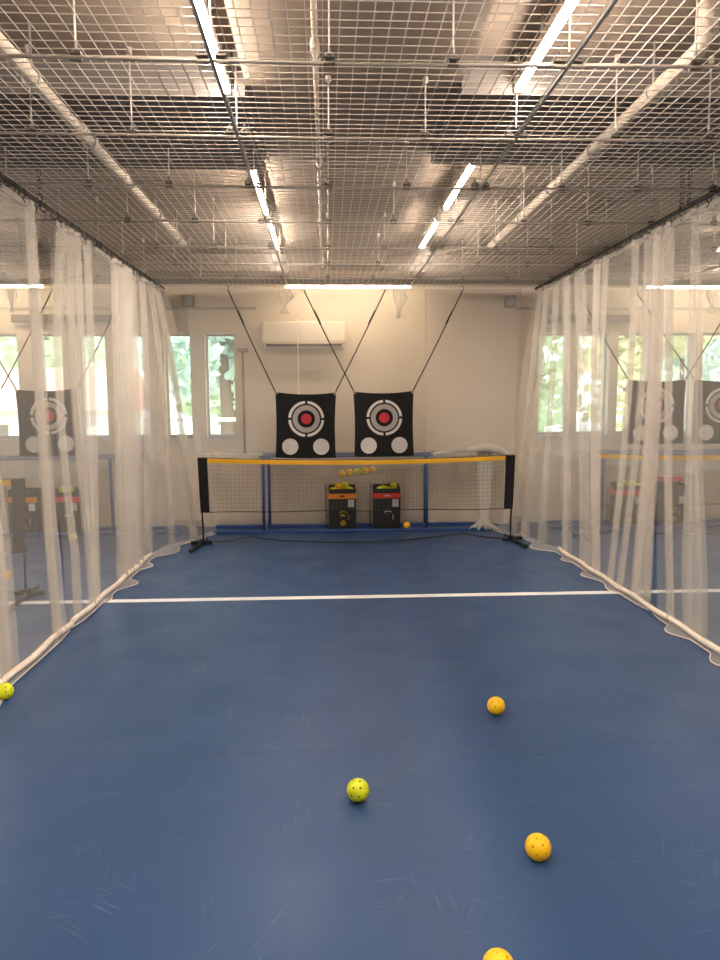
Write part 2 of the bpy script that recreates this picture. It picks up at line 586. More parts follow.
ceiling_pipe(-1.115, 2.54, 5.92, 2.60, 0.027, 'thick white pipe under the ceiling left of the left light row', -1)
ceiling_pipe(1.34, 2.61, 5.95, 2.60, 0.027, 'thick white pipe under the ceiling right of the right light row', 1)
t = thing('conduit', 'thin white conduit along the underside of the central ceiling beam', 'pipe', (-0.03, 2.2, 2.665))
MB().tube([(0, 0, 0), (0, 5.0, 0)], 0.011, 10).build('tube', M['pipe'], t, smooth=True)
for yy in (0.62, 1.9, 3.2, 4.6):
    MB().tube([(0, yy - 0.04, 0), (0, yy + 0.04, 0)], 0.017, 10).build('coupling', M['pipe'], t, smooth=True)
    MB().box(-0.02, 0.02, yy + 0.1, yy + 0.125, -0.014, 0.04).build('saddle', M['steel'], t)

# ------------------------------------------------------------------ wire mesh ceiling
YM0, YM1 = 1.3, 7.16
SEAMS = [-0.36, 0.81]
edges = [-4.00, -2.79, LX + 0.0, -0.36, 0.81, RX, 3.27, 4.48]
LAB = ['over the left hand lane, seen through the net, outer sheet', 'over the left hand lane next to the left net curtain',
       'between the left net curtain and the left light row', 'over the middle of the lane between the two light rows',
       'between the right light row and the right net curtain', 'over the right hand lane next to the right net curtain',
       'over the right hand lane, seen through the net, outer sheet']
for i in range(7):
    a, b = edges[i] + 0.006, edges[i + 1] - 0.006
    t = MB()
    r = 0.0018
    n = round((b - a) / 0.05)
    for k in range(n + 1):
        x = a + (b - a) * k / n
        pts = [(x + random.uniform(-.002, .002), YM0 + (YM1 - YM0) * q / 8, ZM + random.uniform(-.003, .003)) for q in range(9)]
        t.tube(pts, r, 5, cap=False)
    ny = round((YM1 - YM0) / 0.05)
    for k in range(ny + 1):
        y = YM0 + (YM1 - YM0) * k / ny
        t.tube([(a, y, ZM + 2 * r), ((a + b) / 2, y, ZM + 2 * r + random.uniform(-.003, .003)), (b, y, ZM + 2 * r)], r, 5, cap=False)
    o = t.build('wire_mesh_panel', M['wire'])
    tag(o, 'welded wire mesh ceiling sheet ' + LAB[i], 'mesh panel', 'wire mesh ceiling sheets')

# runner tubes along the seams
for x, lab in ((-0.36, 'steel runner tube along the lane in the mesh ceiling, under the left light row'),
               (0.81, 'steel runner tube along the lane in the mesh ceiling, beside the right light row'),
               (-2.79, 'steel runner tube along the lane in the mesh ceiling of the left hand lane'),
               (3.27, 'steel runner tube along the lane in the mesh ceiling of the right hand lane')):
    t = thing('runner_tube', lab, 'tube', (x, YM0, ZM - 0.012), 'steel runner tubes of the mesh ceiling')
    MB().tube([(0, 0, 0), (0, YM1 - YM0 - 0.03, 0)], 0.0065, 8).build('tube', M['steel'], t, smooth=True)


def clamp_mesh():
    m = MB()
    m.box(-0.015, 0.015, -0.010, 0.010, 0.005, 0.010)
    m.tube([(cos(a) * 0.011, 0, 0.008 + sin(a) * 0.012) for a in [pi * i / 8 for i in range(9)]], 0.0034, 6)
    m.tube([(-0.011, 0, -0.011), (-0.011, 0, 0.008)], 0.0028, 6).tube([(0.011, 0, -0.011), (0.011, 0, 0.008)], 0.0028, 6)
    m.tube([(0, 0, 0.016), (0, 0, 0.036)], 0.004, 6)
    m.box(-0.015, 0.015, -0.006, 0.006, -0.010, -0.006)
    m.v = [(x * 1.25, y * 1.25, z * 1.25) for x, y, z in m.v]
    return m


cl1 = clamp_mesh()
rod = MB().tube([(0, 0, 0.04), (0, 0, ZC - ZM + 0.02)], 0.0035, 6).tube([(0, 0, ZC - ZM - 0.02), (0, 0, ZC - ZM + 0.02)], 0.012, 8)
rod_b = MB().tube([(0, 0, 0.04), (0, 0, 2.70 - ZM + 0.02)], 0.0035, 6).tube([(0, 0, 2.685 - ZM), (0, 0, 2.70 - ZM + 0.02)], 0.012, 8)
BARS = [(2.480, 'first crossbar of the mesh ceiling, nearest the camera, with rod hangers'),
        (3.150, 'second crossbar of the mesh ceiling counting from the camera, with rod hangers'),
        (3.857, 'third crossbar of the mesh ceiling counting from the camera, with rod hangers'),
        (4.585, 'fourth crossbar of the mesh ceiling counting from the camera, with rod hangers'),
        (5.330, 'fifth crossbar of the mesh ceiling, third before the back net, with rod hangers'),
        (5.950, 'sixth crossbar of the mesh ceiling, second before the end beam, with rod hangers'),
        (6.620, 'last crossbar of the mesh ceiling before the dark end beam, with rod hangers')]
protos = {}
for y, lab in BARS:
    t = thing('crossbar', lab, 'ceiling crossbar', (0, y, ZM - 0.010), 'crossbars under the wire mesh ceiling')
    # joints tied to the seams; tiny sag between hangers
    pts = [(x * 0.4 - 4.0, 0, -0.004 * (1 - cos(x * 0.9))) for x in range(0, 22)]
    MB().tube(pts, 0.006, 8).build('tube', M['wire'], t, smooth=True)
    for k in range(-10, 12):
        x = 0.02 + 0.405 * k
        if abs(x - 0.3) > 0.46 * y + 0.35 or abs(x) > 3.9:
            continue
        dbl = k in (-1, 2)
        xx = x if not dbl else (-0.36 if k == -1 else 0.81)
        for dx in ((-0.03, 0.03) if dbl else (0.0,)):
            if 'c' not in protos:
                o = protos['c'] = cl1.build('clamp', M['clamp'], t)
            else:
                o = protos['c'].copy()
                COL.objects.link(o)
                o.parent = t
            o.location = (xx + dx, 0, 0)
        beam = -0.36 < xx < 0.60
        key = 'rb' if beam else 'r'
        if key not in protos:
            o = (rod_b if beam else rod).build('hanger_rod', M['wire'], t)
            protos[key] = o
        else:
            o = protos[key].copy()
            COL.objects.link(o)
            o.parent = t
        o.location = (xx, 0, 0)
t = thing('end_beam', 'dark steel beam closing the far end of the mesh ceiling', 'beam', (0, 7.19, ZM))
MB().box(-4.0, 4.5, -0.025, 0.025, 0.026, 0.085).build('beam', M['dark_steel'], t, bevel=0.004)
for x in (-2.8, -1.2, -0.36, 0.02, 0.81, 1.9, 3.3):
    MB().tube([(x, 0, 0.08), (x, 0, ZC - ZM)], 0.006, 6).build('hanger_rod', M['steel'], t)

# curtain rails with hooks, chains
for X, lab in ((LX, 'dark curtain rail carrying the left net curtains'), (RX, 'dark curtain rail carrying the right net curtains')):
    t = thing('curtain_rail', lab, 'curtain rail', (X, 0, ZM - 0.02))
    MB().tube([(0, YM0, 0), (0, 7.17, 0)], 0.014, 10).build('rail', M['dark_steel'], t, smooth=True)
    hk = None
    for k in range(34):
        y = 2.6 + k * 0.136
        if hk is None:
            m = MB().tube([(cos(a) * 0.02, 0, -0.012 + sin(a) * 0.024) for a in [2 * pi * i / 12 for i in range(13)]], 0.0035, 5, cap=False)
            m.tube([(0, 0, -0.036), (0.004, 0.008, -0.05), (0, 0.016, -0.06)], 0.003, 5)
            hk = o = m.build('hook', M['dark_steel'], t)
        else:
            o = hk.copy()
            COL.objects.link(o)
            o.parent = t
        o.location = (0, y + random.uniform(-.03, .03), 0)
        o.rotation_euler = (0, 0, random.uniform(-.5, .5))


def chain(x, y, lab):
    t = thing('chain', lab, 'chain', (x, y, ZM - 0.02), 'short black chains holding the curtain rails')
    pr = None
    for k in range(11):
        if pr is None:
            pts = []
            for i in range(17):
                a = 2 * pi * i / 16
                pts.append((cos(a) * 0.010, 0, sin(a) * 0.010 + (0.011 if sin(a) > 0 else -0.011)))
            pr = o = MB().tube(pts, 0.0038, 5, cap=False).build('link', M['black_plastic'], t, smooth=True)
        else:
            o = pr.copy()
            COL.objects.link(o)
            o.parent = t
        o.location = (0, 0, 0.02 + 0.034 * k)
        o.rotation_euler = (0, 0, 0.4 + (pi / 2 if k % 2 else 0))
    MB().tube([(0, 0, 0.39), (0, 0, ZC - ZM + 0.02)], 0.004, 6).build('eye_bolt', M['dark_steel'], t)


chain(RX - 0.01, 4.22, 'left one of two black chains rising from the right curtain rail')
chain(RX - 0.01, 4.13, 'right one of two black chains rising from the right curtain rail')
chain(LX + 0.01, 4.14, 'black chain rising from the left curtain rail beside the gap in the curtain')


# ------------------------------------------------------------------ net curtains
def curtain(lab, X, inward, y0, y1, bunches, seed, corner=None, edge0=0.0, edge1=0.0, bulge0=0.0, pipe=True, grp=None, amp=0.008):
    """one hanging sheet of netting. bunches: (y, width_top, width_mid, width_low, lean) of gathered folds.
    corner = (dx_low, dy): the far edge turns inward round the corner"""
    rnd = random.Random(seed)
    t = thing('net_curtain', lab, 'net curtain', (0, 0, 0), grp)
    cols = []          # (y, zig, bunch, layer)
    for _ in range(int((y1 - y0) * 4.0)):
        w_ = rnd.uniform(.006, .022)
        bunches = bunches + [(rnd.uniform(y0 + .1, y1 - .1), w_ * rnd.uniform(.5, 1.6), w_, w_ * rnd.uniform(1, 2.6), rnd.uniform(-.2, .2))]
    bs = sorted(bunches)
    step = 0.035
    y = y0
    bi = 0
    while y <= y1 + 1e-6:
        if bi < len(bs) and bs[bi][0] <= y:
            nb = 18
            for i in range(nb + 1):
                u = i / nb
                tri = (u * 3 if u < 1 / 3 else (1 - (u - 1 / 3) * 3 if u < 2 / 3 else (u - 2 / 3) * 3))
                sm = tri * tri * (3 - 2 * tri)
                cols.append((bs[bi][0], sm * 0.8 + tri * 0.2 - 0.5, bi, (u - 0.5) * 2))
            bi += 1
        cols.append((y, 0.0, -1, 0.0))
        y += step
    f1, f2, f3 = rnd.uniform(13, 17), rnd.uniform(31, 37), rnd.uniform(4, 6)
    p1, p2, p3 = rnd.uniform(0, 6), rnd.uniform(0, 6), rnd.uniform(0, 6)
    ztop = ZM - 0.075
    zs = [ztop - (ztop - 0.10) * i / 26 for i in range(27)] + [0.05, 0.018]
    lob = [(rnd.uniform(0, 6), rnd.uniform(3, 13)) for _ in range(4)]

    def spill(yy):
        s = sum(sin(f * yy + p) for p, f in lob) / 4
        return 0.02 + 0.20 * max(0.0, s - 0.02)
    rows = []
    for j, z in enumerate(zs):
        h = max(0.0, min(1.0, 1 - z / ztop))        # 0 top .. 1 bottom
        row = []
        for (yy, zig, b, lay) in cols:
            y = yy
            x = X - inward * 0.03 * h
            wgt = 0.35 + 0.65 * h
            x += amp * wgt * (sin(f1 * yy + p1 + 1.5 * h) + 0.6 * sin(f2 * yy + p2 - h)) + 0.02 * h * sin(f3 * yy + p3)
            y += 0.012 * sin(f2 * yy + p1 + 2 * h) * h
            # lean and width of the gathered folds, felt by the neighbouring netting
            for (yb, wt, wm, wl, ln) in bs:
                d = (yy - yb) / 0.28
                if abs(d) < 3:
                    y += (ln * (h - 0.5) + 0.05 * sin(yb * 40) * sin(pi * h * (1 + .6 * sin(yb * 17)))) * math.exp(-d * d)
            if b >= 0:
                yb, wt, wm, wl, ln = bs[b]
                wd = lerp(wt, wm, h * 2) if h < 0.5 else lerp(wm, wl, h * 2 - 1)
                y += zig * wd * (1 + 0.12 * sin(5 * z + yb * 3))
                x += -inward * lay * 0.022 + 0.012 * sin(zig * 9 + yb)
            # loose edges of the sheet
            e0, e1 = (yy - y0), (y1 - yy)
            if e0 < 0.5:
                y += (edge0 * (h ** 0.7) + bulge0 * sin(pi * min(1, h * 1.25)) ** 0.7 * (h < 0.8)) * (1 - e0 / 0.5)
            if edge1 and e1 < 0.5:
                y -= edge1 * (h ** 0.7) * (1 - e1 / 0.5)
            if corner and yy > y1 - 0.75:
                q = (yy - (y1 - 0.75)) / 0.75
                k = h ** 0.8
                x += inward * (corner[0] * k + 0.05 * (1 - k)) * q ** 1.6
                y += corner[1] * k * q ** 1.3
            row.append((x, y, z))
        rows.append(row)
    MB().grid(rows).build('netting', M['net'], t, smooth=True)
    # netting lying on the floor in front of the weight pipe, with its white hem
    sk, hem = [[] for _ in range(6)], []
    nn = int((y1 - y0) / 0.03)
    for i in range(nn + 1):
        yy = lerp(y0, y1, i / nn)
        bx, by = X - inward * 0.03, yy + (edge0 * max(0, 1 - (yy - y0) / .5) if edge0 else 0) - (edge1 * max(0, 1 - (y1 - yy) / .5) if edge1 else 0)
        nx, ny = inward, 0.0
        if corner and yy > y1 - 0.75:
            q = (yy - (y1 - 0.75)) / 0.75
            bx += inward * corner[0] * q ** 1.6
            by += corner[1] * q ** 1.3
            nx, ny = inward * (1 - .5 * q), -0.8 * q
        sp = spill(yy) * max(0.0, min(1, (yy - y0) / .15, (y1 - yy) / .15)) * (1.0 if not corner else lerp(1.0, 0.5, max(0, min(1, (yy - y1 + .5) / .5))))
        for k in range(6):
            d = 0.0 + (0.03 + sp) * k / 5
            z = 0.007 + 0.010 * (1 + sin(14 * yy + k * 1.3 + seed)) * (1 - k / 5) + (0.014 if k == 0 else 0)
            sk[k].append((bx + nx * d, by + ny * d + 0.01 * sin(k * 2 + 9 * yy), z))
        hem.append(sk[5][-1])
    MB().grid(sk).build('floor_hem_netting', M['net_hem'], t, smooth=True)
    MB().tube(hem, 0.0035, 5).build('hem', M['hem'], t, smooth=True)
    tp = rows[0]
    m = MB()
    m.grid([[(p[0], p[1], p[2] + 0.02) for p in tp], [(p[0], p[1], p[2] - 0.012) for p in tp]])
    m.build('top_tape', M['net_hem'], t, smooth=True)
    if pipe:
        ye = y1 - 0.72 if corner else y1 + 0.16 * (inward > 0)
        n = 24
        MB().tube([(X + inward * 0.008 * sin(i * 0.9 + seed), lerp(y0, ye, i / n), 0.038) for i in range(n + 1)], 0.017, 8).build('weight_pipe', M['hem'], t, smooth=True)
    return t


GL, GR = 'left side net curtains', 'right side net curtains'
curtain('white net curtain on the left, near sheet from the picture edge to the slit', LX, 1, 2.3, 4.14,
        [(2.75, .06, .10, .2, .1), (3.45, .05, .07, .28, .12), (4.04, .05, .10, .13, .02)],
        11, None, 0, -0.15, 0, True, GL)
curtain('white net curtain on the left, far sheet from the slit to the back corner', LX, 1, 4.36, 7.02,
        [(4.50, .12, .04, .08, -.1), (4.78, .03, .05, .10, .25), (5.50, .02, .09, .16, -.06),
         (6.36, .04, .14, .2, -.1), (6.62, .05, .15, .2, .1), (6.82, .05, .15, .2, 0)],
        23, (0.42, 0.46), -0.02, 0, -0.13, True, GL)
curtain('white net curtain on the right, near sheet from the picture edge to the slit', RX, -1, 2.3, 4.45,
        [(2.8, .05, .10, .2, .1), (3.55, .05, .05, .10, .0), (4.00, .06, .20, .30, -.06)],
        37, None, 0, 0.04, 0, True, GR)
curtain('white net curtain on the right, far sheet from the slit to the back corner', RX, -1, 4.44, 7.02,
        [(4.62, .10, .19, .14, .08), (5.00, .02, .03, .05, .25), (5.50, .05, .07, .16, -.14), (6.15, .03, .05, .12, -.12),
         (6.50, .05, .08, .16, .05), (6.70, .05, .13, .18, -.05), (6.86, .05, .13, .18, 0)],
        52, (0.34, 0.44), 0.02, 0, 0, True, GR)


# back netting of a lane with the sagging collecting trough
SAG = [(-1.2, .79), (-1.0, .745), (-.68, .72), (-.29, .634), (.13, .556), (.5, .600), (.97, .685), (1.3, .73), (1.6, .79)]


def back_net(lab, dx, x0, x1, seed, knots, sag=SAG, tails=True):
    rnd = random.Random(seed)
    t = thing('back_net', lab, 'net', (dx, 0, 0), 'back nets behind the targets')
    rows = []
    n = 90
    pz = [rnd.uniform(0, 6) for _ in range(4)]
    zs = [ZM - 0.01 - (ZM - 0.01 - 0.84) * i / 22 for i in range(23)]
    for z in zs:
        h = (ZM - z) / (ZM - 0.84)
        row = []
        for i in range(n + 1):
            x = lerp(x0, x1, i / n)
            y = 7.24 + 0.17 * h + 0.012 * sin(9 * x + pz[0] + h) + 0.008 * sin(23 * x + pz[1]) + 0.03 * sin(2.1 * x + pz[2]) * sin(pi * h)
            row.append((x, y, z))
        rows.append(row)
    MB().grid(rows).build('netting', M['net_back'], t, smooth=True)
    low = []
    for k in range(9):
        z = 0.80 - (0.80 - 0.012) * k / 8
        low.append([(lerp(x0, x1, i / n), 7.832 + 0.008 * sin(11 * lerp(x0, x1, i / n) + pz[3]) + 0.006 * sin(29 * lerp(x0, x1, i / n) + k * .2), z) for i in range(n + 1)])
    MB().grid(low).build('lower_netting', M['net_hem'], t, smooth=True)
    # trough: from the front bar down and back up to the wall side
    rows = []
    sec = [(7.41, 1.0), (7.415, .82), (7.43, .5), (7.46, .18), (7.52, .02), (7.58, .0), (7.66, .12), (7.72, .45), (7.755, .8), (7.775, 1.0)]
    xs0, xs1 = sag[0][0], sag[-1][0]
    for y, q in sec:
        row = []
        for i in range(61):
            x = lerp(xs0, xs1, i / 60)
            zb = interp(sag, x)
            row.append((x, y + 0.006 * sin(20 * x), zb + (0.83 - zb) * q + 0.003 * sin(31 * x + y * 20)))
        rows.append(row)
    MB().grid(rows).build('collecting_trough', M['net_trough'], t, smooth=True)
    # seams and tied-up knots of netting near the top
    for sx in (-0.28,):
        MB().tube([(sx, 7.25 - 0.012 + 0.15 * k / 8, ZM - 0.3 - 1.2 * k / 8) for k in range(9)], 0.004, 5).build('seam', M['hem'], t)
    for kx, ln in knots:
        m = MB()
        for q in range(7):
            a = rnd.uniform(-.05, .05)
            m.tube([(kx + a, 7.22, ZM - 0.03), (kx + a * 1.4 + .02, 7.20, ZM - ln * .35), (kx + a * .25, 7.19, ZM - ln * .7), (kx + a * .8 + rnd.uniform(-.02, .02), 7.20, ZM - ln)],
                   [0.006, .009, .006, .003], 6)
        m.build('tied_knot', M['net_thick'], t, smooth=True)
    return t


bn = back_net('sheer white back net behind the two centre targets, sagging into a trough', 0, -1.35, 1.95, 5, ((-0.40, .26), (0.72, .30)))
back_net('sheer white back net of the left hand lane, seen through the left curtain', -3.30, -1.35, 1.62, 6, ((0.3, .25),))
back_net('sheer white back net of the right hand lane, seen through the right curtain', 3.56, -1.35, 1.9, 8, ((0.3, .25),))

# gathered tail of netting at the right end of the trough
t = thing('gathered_net', 'white bunch of gathered netting hanging over the right end of the low net', 'net', (0, 0, 0))
rnd = random.Random(3)
m = MB()
for q in range(8):
    o_ = (q - 3.5) / 3.5
    m.tube([(1.66 + o_ * .05, 7.50 + rnd.uniform(-.04, .04), 0.86), (1.67 + o_ * .06, 7.50, 0.70), (1.655 + o_ * .045, 7.50, 0.50), (1.66 + o_ * .05, 7.49, 0.30),
            (1.655 + o_ * .03, 7.49, 0.14), (1.64 + o_ * .06, 7.47, 0.06), (1.64 + o_ * .16, 7.43 + rnd.uniform(-.05, .05), 0.018)],
           [.03, .035, .03, .03, .022, .026, .012], 8)
m.build('hanging_tail', M['net_thick'], t, smooth=True)
m = MB()
for q in range(7):
    o_ = (q - 3) / 3
    m.tube([(1.10, 7.55 + o_ * .05, 0.80), (1.30, 7.52 + o_ * .06, 0.835 + rnd.uniform(-.01, .01)), (1.50, 7.48 + o_ * .07, 0.862), (1.66, 7.46 + o_ * .08, 0.875 + rnd.uniform(-.015, .015)),
            (1.80, 7.46 + o_ * .08, 0.85), (1.88, 7.46 + o_ * .06, 0.78), (1.90, 7.46 + o_ * .05, .66)], [.012, .022, .030, .036, .036, .028, .014], 8)
m.build('draped_roll', M['net_thick'], t, smooth=True)

# ------------------------------------------------------------------ target banners and cords
def target(lab, x, zc, tilt=0.0):
    """x, zc: centre of the panel; origin on the top edge centre"""
    t = thing('target_banner', lab, 'target', (x, 7.15, zc + 0.32), 'black target banners')
    t.rotation_euler = (0, tilt, 0)
    hw, hh = 0.298, 0.322
    rows_f, rows_b = [], []
    n = 16
    fr, bk = [], []
    for j in range(n + 1):
        v = j / n
        rf, rb = [], []
        for i in range(n + 1):
            u = i / n * 2 - 1
            xx = u * hw * (1 - 0.035 * sin(pi * v) - 0.0 * v)
            zz = -2 * hh * v - 0.022 * (1 - u * u) * (1 - v) - 0.006 * (1 - u * u) * v
            yy = 0.008 * sin(2.5 * u + 1) * v
            rf.append((xx, yy - 0.003, zz))
            rb.append((xx, yy + 0.003, zz))
        fr.append(rf)
        bk.append(rb)
    m = MB()
    m.grid(fr)
    m.grid([r[::-1] for r in bk])
    for a, b in ((0, 0), (0, n)):
        m.grid([[r[b] for r in fr], [r[b] for r in bk]])
    m.grid([fr[0], bk[0]]).grid([fr[n], bk[n]])
    m.build('panel', M['black'], t, smooth=False)
    c = (0.005, -0.262)
    yy0, yy1 = -0.0125, -0.002
    m = MB()
    for k in range(4):
        a = k * pi / 2
        m.disc(c, 0.150, 0.176, yy0, yy1, a + 0.07, a + pi / 2 - 0.07, 24)
    m.build('outer_ring', M['print_white'], t)
    MB().disc(c, 0.086, 0.134, yy0, yy1, n=48).build('inner_ring', M['print_grey'], t)
    MB().disc(c, 0, 0.052, yy0, yy1, n=40).build('bullseye', M['red'], t)
    for sx in (-0.153, 0.153):
        m = MB()
        m.disc((sx, -0.535), 0, 0.082, yy0 - 0.001, yy1, n=40)
        o = m.build('ball_pocket', M['patch'], t)
        m = MB()
        m.disc((sx, -0.535), 0.080, 0.088, yy0 - 0.003, yy1, n=40)
        m.build('pocket_rim', M['black'], o)
    for sx in (-1, 1):
        MB().disc((sx * (hw - 0.012), -0.014), 0.006, 0.013, -0.006, 0.006, n=16).build('grommet', M['steel'], t)
    return t


def cord(lab, a, b):
    t = thing('bungee_cord', lab, 'cord', a, 'black cords holding the targets')
    d = Vector(b) - Vector(a)
    pts = [d * k / 8 + Vector((0, 0, -0.01 * sin(pi * k / 8))) for k in range(9)]
    MB().tube(pts, 0.0062, 6).build('cord', M['black_cord'], t, smooth=True)
    p = d * 0.30
    MB().tube([d * 0.20, d * 0.33], 0.010, 8).build('adjuster', M['black_plastic'], t, smooth=True)
    m = MB().tube([Vector((0, 0, 0)), Vector((0.01, 0, 0.02)), Vector((0, 0, 0.045)), Vector((-0.012, 0, 0.03))], 0.004, 6)
    m.build('hook', M['dark_steel'], t, smooth=True)


TOPY = 7.155
target('black square target banner with red bullseye, left one of the centre lane', -0.205, 1.135, 0.012)
target('black square target banner with red bullseye, right one of the centre lane', 0.561, 1.142, -0.008)
cord('black cord from mesh ceiling to top left corner of the left centre target', (-0.94, TOPY, ZM - .035), (-0.50, 7.15, 1.455))
cord('black cord from the left centre target rising right, crossing the other cord', (0.58, TOPY, ZM - .035), (0.088, 7.15, 1.455))
cord('thin black cord rising left from the right centre target past the air conditioner', (-0.21, TOPY, ZM - .035), (0.268, 7.15, 1.462))
cord('black cord from top right corner of the right centre target up to the mesh', (1.34, TOPY, ZM - .035), (0.853, 7.15, 1.462))
target('black target banner of the left hand lane seen through the left net curtain', -2.70, 1.18, -0.015)
cord('cord rising right from the target behind the left net curtain', (-1.92, TOPY, ZM - .035), (-2.41, 7.15, 1.505))
cord('cord rising left from the target behind the left net curtain', (-3.47, TOPY, ZM - .035), (-2.99, 7.15, 1.497))
cord('cord crossing to the target outside the picture, behind the left net curtain', (-2.60, TOPY, ZM - .035), (-3.13, 7.15, 1.50))
target('black target banner nearest the slit behind the right net curtain', 3.31, 1.245, 0.0)
target('black target banner at the picture edge behind the right net curtain', 3.985, 1.245, 0.0)
cord('leftmost cord behind the right net curtain, rising left from the near target', (2.47, TOPY, ZM - .035), (3.018, 7.15, 1.567))
cord('cord behind the right net curtain rising left from the edge target', (3.06, TOPY, ZM - .035), (3.69, 7.15, 1.567))
cord('cord behind the right net curtain rising right from between the two targets', (4.12, TOPY, ZM - .035), (3.602, 7.15, 1.567))

# ------------------------------------------------------------------ portable nets
def court_net(lab, loc, rz=0.0):
    t = thing('portable_net', lab, 'sports net', loc, 'portable low court nets', rz)
    x0, x1 = -1.505, 1.505
    zt, zb = 0.835, 0.322

    def top(x):
        return zt - 0.034 * (1 - (x / 1.5) ** 2)
    # cord netting, 4 cm squares
    m = MB()
    a, b = x0 + 0.09, x1 - 0.09
    n = 70
    for k in range(n + 1):
        x = lerp(a, b, k / n)
        m.tube([(x, 0, zb), (x, 0.002, top(x) - 0.03)], 0.0009, 4, cap=False)
    for k in range(1, 12):
        m.tube([(lerp(a, b, q / 12), 0, lerp(zb, top(lerp(a, b, q / 12)) - .03, k / 12)) for q in range(13)], 0.0009, 4, cap=False)
    m.build('netting', M['thread'], t)
    # top band, bottom cord, side sleeves
    fr = [[(x, -0.007, top(x) + 0.002) for x in [lerp(a - .01, b + .01, i / 30) for i in range(31)]],
          [(x, -0.010, top(x) - 0.02) for x in [lerp(a - .01, b + .01, i / 30) for i in range(31)]],
          [(x, -0.007, top(x) - 0.040) for x in [lerp(a - .01, b + .01, i / 30) for i in range(31)]]]
    bk = [[(p[0], 0.008, p[2]) for p in r] for r in fr]
    m = MB()
    m.grid(fr).grid([r[::-1] for r in bk]).grid([fr[0], bk[0]]).grid([fr[2], bk[2]])
    m.build('top_band', M['yellow_tape'], t, smooth=True)
    MB().tube([(lerp(x0 + .05, x1 - .05, i / 20), 0, zb - 0.006 + 0.004 * sin(i)) for i in range(21)], 0.0045, 6).build('bottom_cord', M['black_cord'], t)
    MB().tube([(lerp(x0 + .05, x1 - .05, i / 20), 0.004, top(lerp(x0, x1, i / 20)) + .004) for i in range(21)], 0.004, 6).build('top_cord', M['black_cord'], t)
    for s in (-1, 1):
        xo = s * 1.505
        sl = MB()
        sl.add([(xo + s * 0.015, -0.018, zt + 0.008), (xo - s * 0.075, -0.014, zt + 0.004), (xo - s * 0.085, -0.014, zb - 0.008), (xo - s * 0.002, -0.018, zb - 0.006),
                (xo + s * 0.015, 0.018, zt + 0.008), (xo - s * 0.075, 0.014, zt + 0.004), (xo - s * 0.085, 0.014, zb - 0.008), (xo - s * 0.002, 0.018, zb - 0.006)],
               [(0, 1, 2, 3), (7, 6, 5, 4), (0, 4, 5, 1), (1, 5, 6, 2), (2, 6, 7, 3), (3, 7, 4, 0)])
        sl.build('side_sleeve', M['black'], t, bevel=0.008)
        MB().tube([(xo - s * 0.02, 0, 0.03), (xo - s * 0.005, 0, zt - 0.02)], 0.0085, 10).build('post', M['black_plastic'], t, smooth=True)
        # foot: cross piece and a leg that runs towards the camera, with an end cap
        MB().tube([(xo - 0.10, 0.0, 0.022), (xo + 0.10, 0.02, 0.022)], 0.018, 8).build('foot_bar', M['black_plastic'], t, smooth=True)
        f = MB().tube([(xo - s * 0.02, 0.20, 0.020), (xo + s * 0.03, -0.34, 0.020)], 0.015, 8).build('foot_leg', M['black_plastic'], t, smooth=True)
        MB().tube([(xo + s * 0.028, -0.32, 0.020), (xo + s * 0.034, -0.37, 0.020)], 0.020, 8).build('end_cap', M['black_plastic'], f, smooth=True)
        MB().box(xo - s * .02 - 0.03, xo - s * .02 + 0.03, -0.03, 0.03, 0.02, 0.055).build('socket', M['black_plastic'], t, bevel=0.006)
    pts = [(-1.44, 0, .03), (-1.28, 0.06, .025), (-1.06, 0.12, .055), (-.75, .06, .020), (-.3, .0, .014), (.1, -.02, .014), (.5, .02, .022), (.85, .06, .045), (1.04, .1, .06), (1.25, .05, .03), (1.44, 0, .025)]
    MB().tube(pts, 0.007, 8).build('base_tube', M['black_plastic'], t, smooth=True)
    return t


nt_ = court_net('low portable net with yellow top band and black side sleeves in the centre lane', (0.292, 6.87, 0))
dup(nt_, (-3.63, 5.10, 0), 'portable net of the left hand lane, its black post standing behind the left net curtain')
dup(nt_, (4.045, 7.00, 0), 'portable net of the right hand lane, its yellow band behind the right net curtain')

# ------------------------------------------------------------------ blue frames
def blue_frame(lab, x):
    t = thing('blue_frame', lab, 'metal frame', (x, 0, 0), 'blue steel frames under the back nets')
    for xx, yy, zt in ((-0.665, 7.45, .80), (1.035, 7.45, .80), (-0.632, 7.80, .80), (1.065, 7.80, .80)):
        MB().tube([(xx, yy, 0.03), (xx, yy, zt)], 0.016, 10).build('upright', M['blue'], t, smooth=True)
    for yy in (7.45, 7.80):
        MB().box(-1.22, 1.70, yy - 0.022, yy + 0.022, 0, 0.034).build('floor_rail', M['blue'], t, bevel=0.006)
    MB().tube([(-0.70, 7.80, 0.80), (1.36, 7.80, 0.80)], 0.014, 10).build('top_rail', M['blue'], t, smooth=True)
    MB().tube([(-0.70, 7.45, 0.80), (1.10, 7.45, 0.80)], 0.012, 10).build('top_rail', M['blue'], t, smooth=True)
    for xx in (-0.66, 1.06):
        MB().box(xx - 0.02, xx + 0.02, 7.472, 7.778, 0, 0.03).build('side_rail', M['blue'], t)
    return t


bf = blue_frame('blue steel frame with uprights behind the low net of the centre lane', 0)
dup(bf, (-3.25, 0, 0), 'blue steel frame of the left hand lane seen through the left net curtain')
dup(bf, (3.57, 0, 0), 'blue steel frame of the right hand lane seen through the right net curtain')

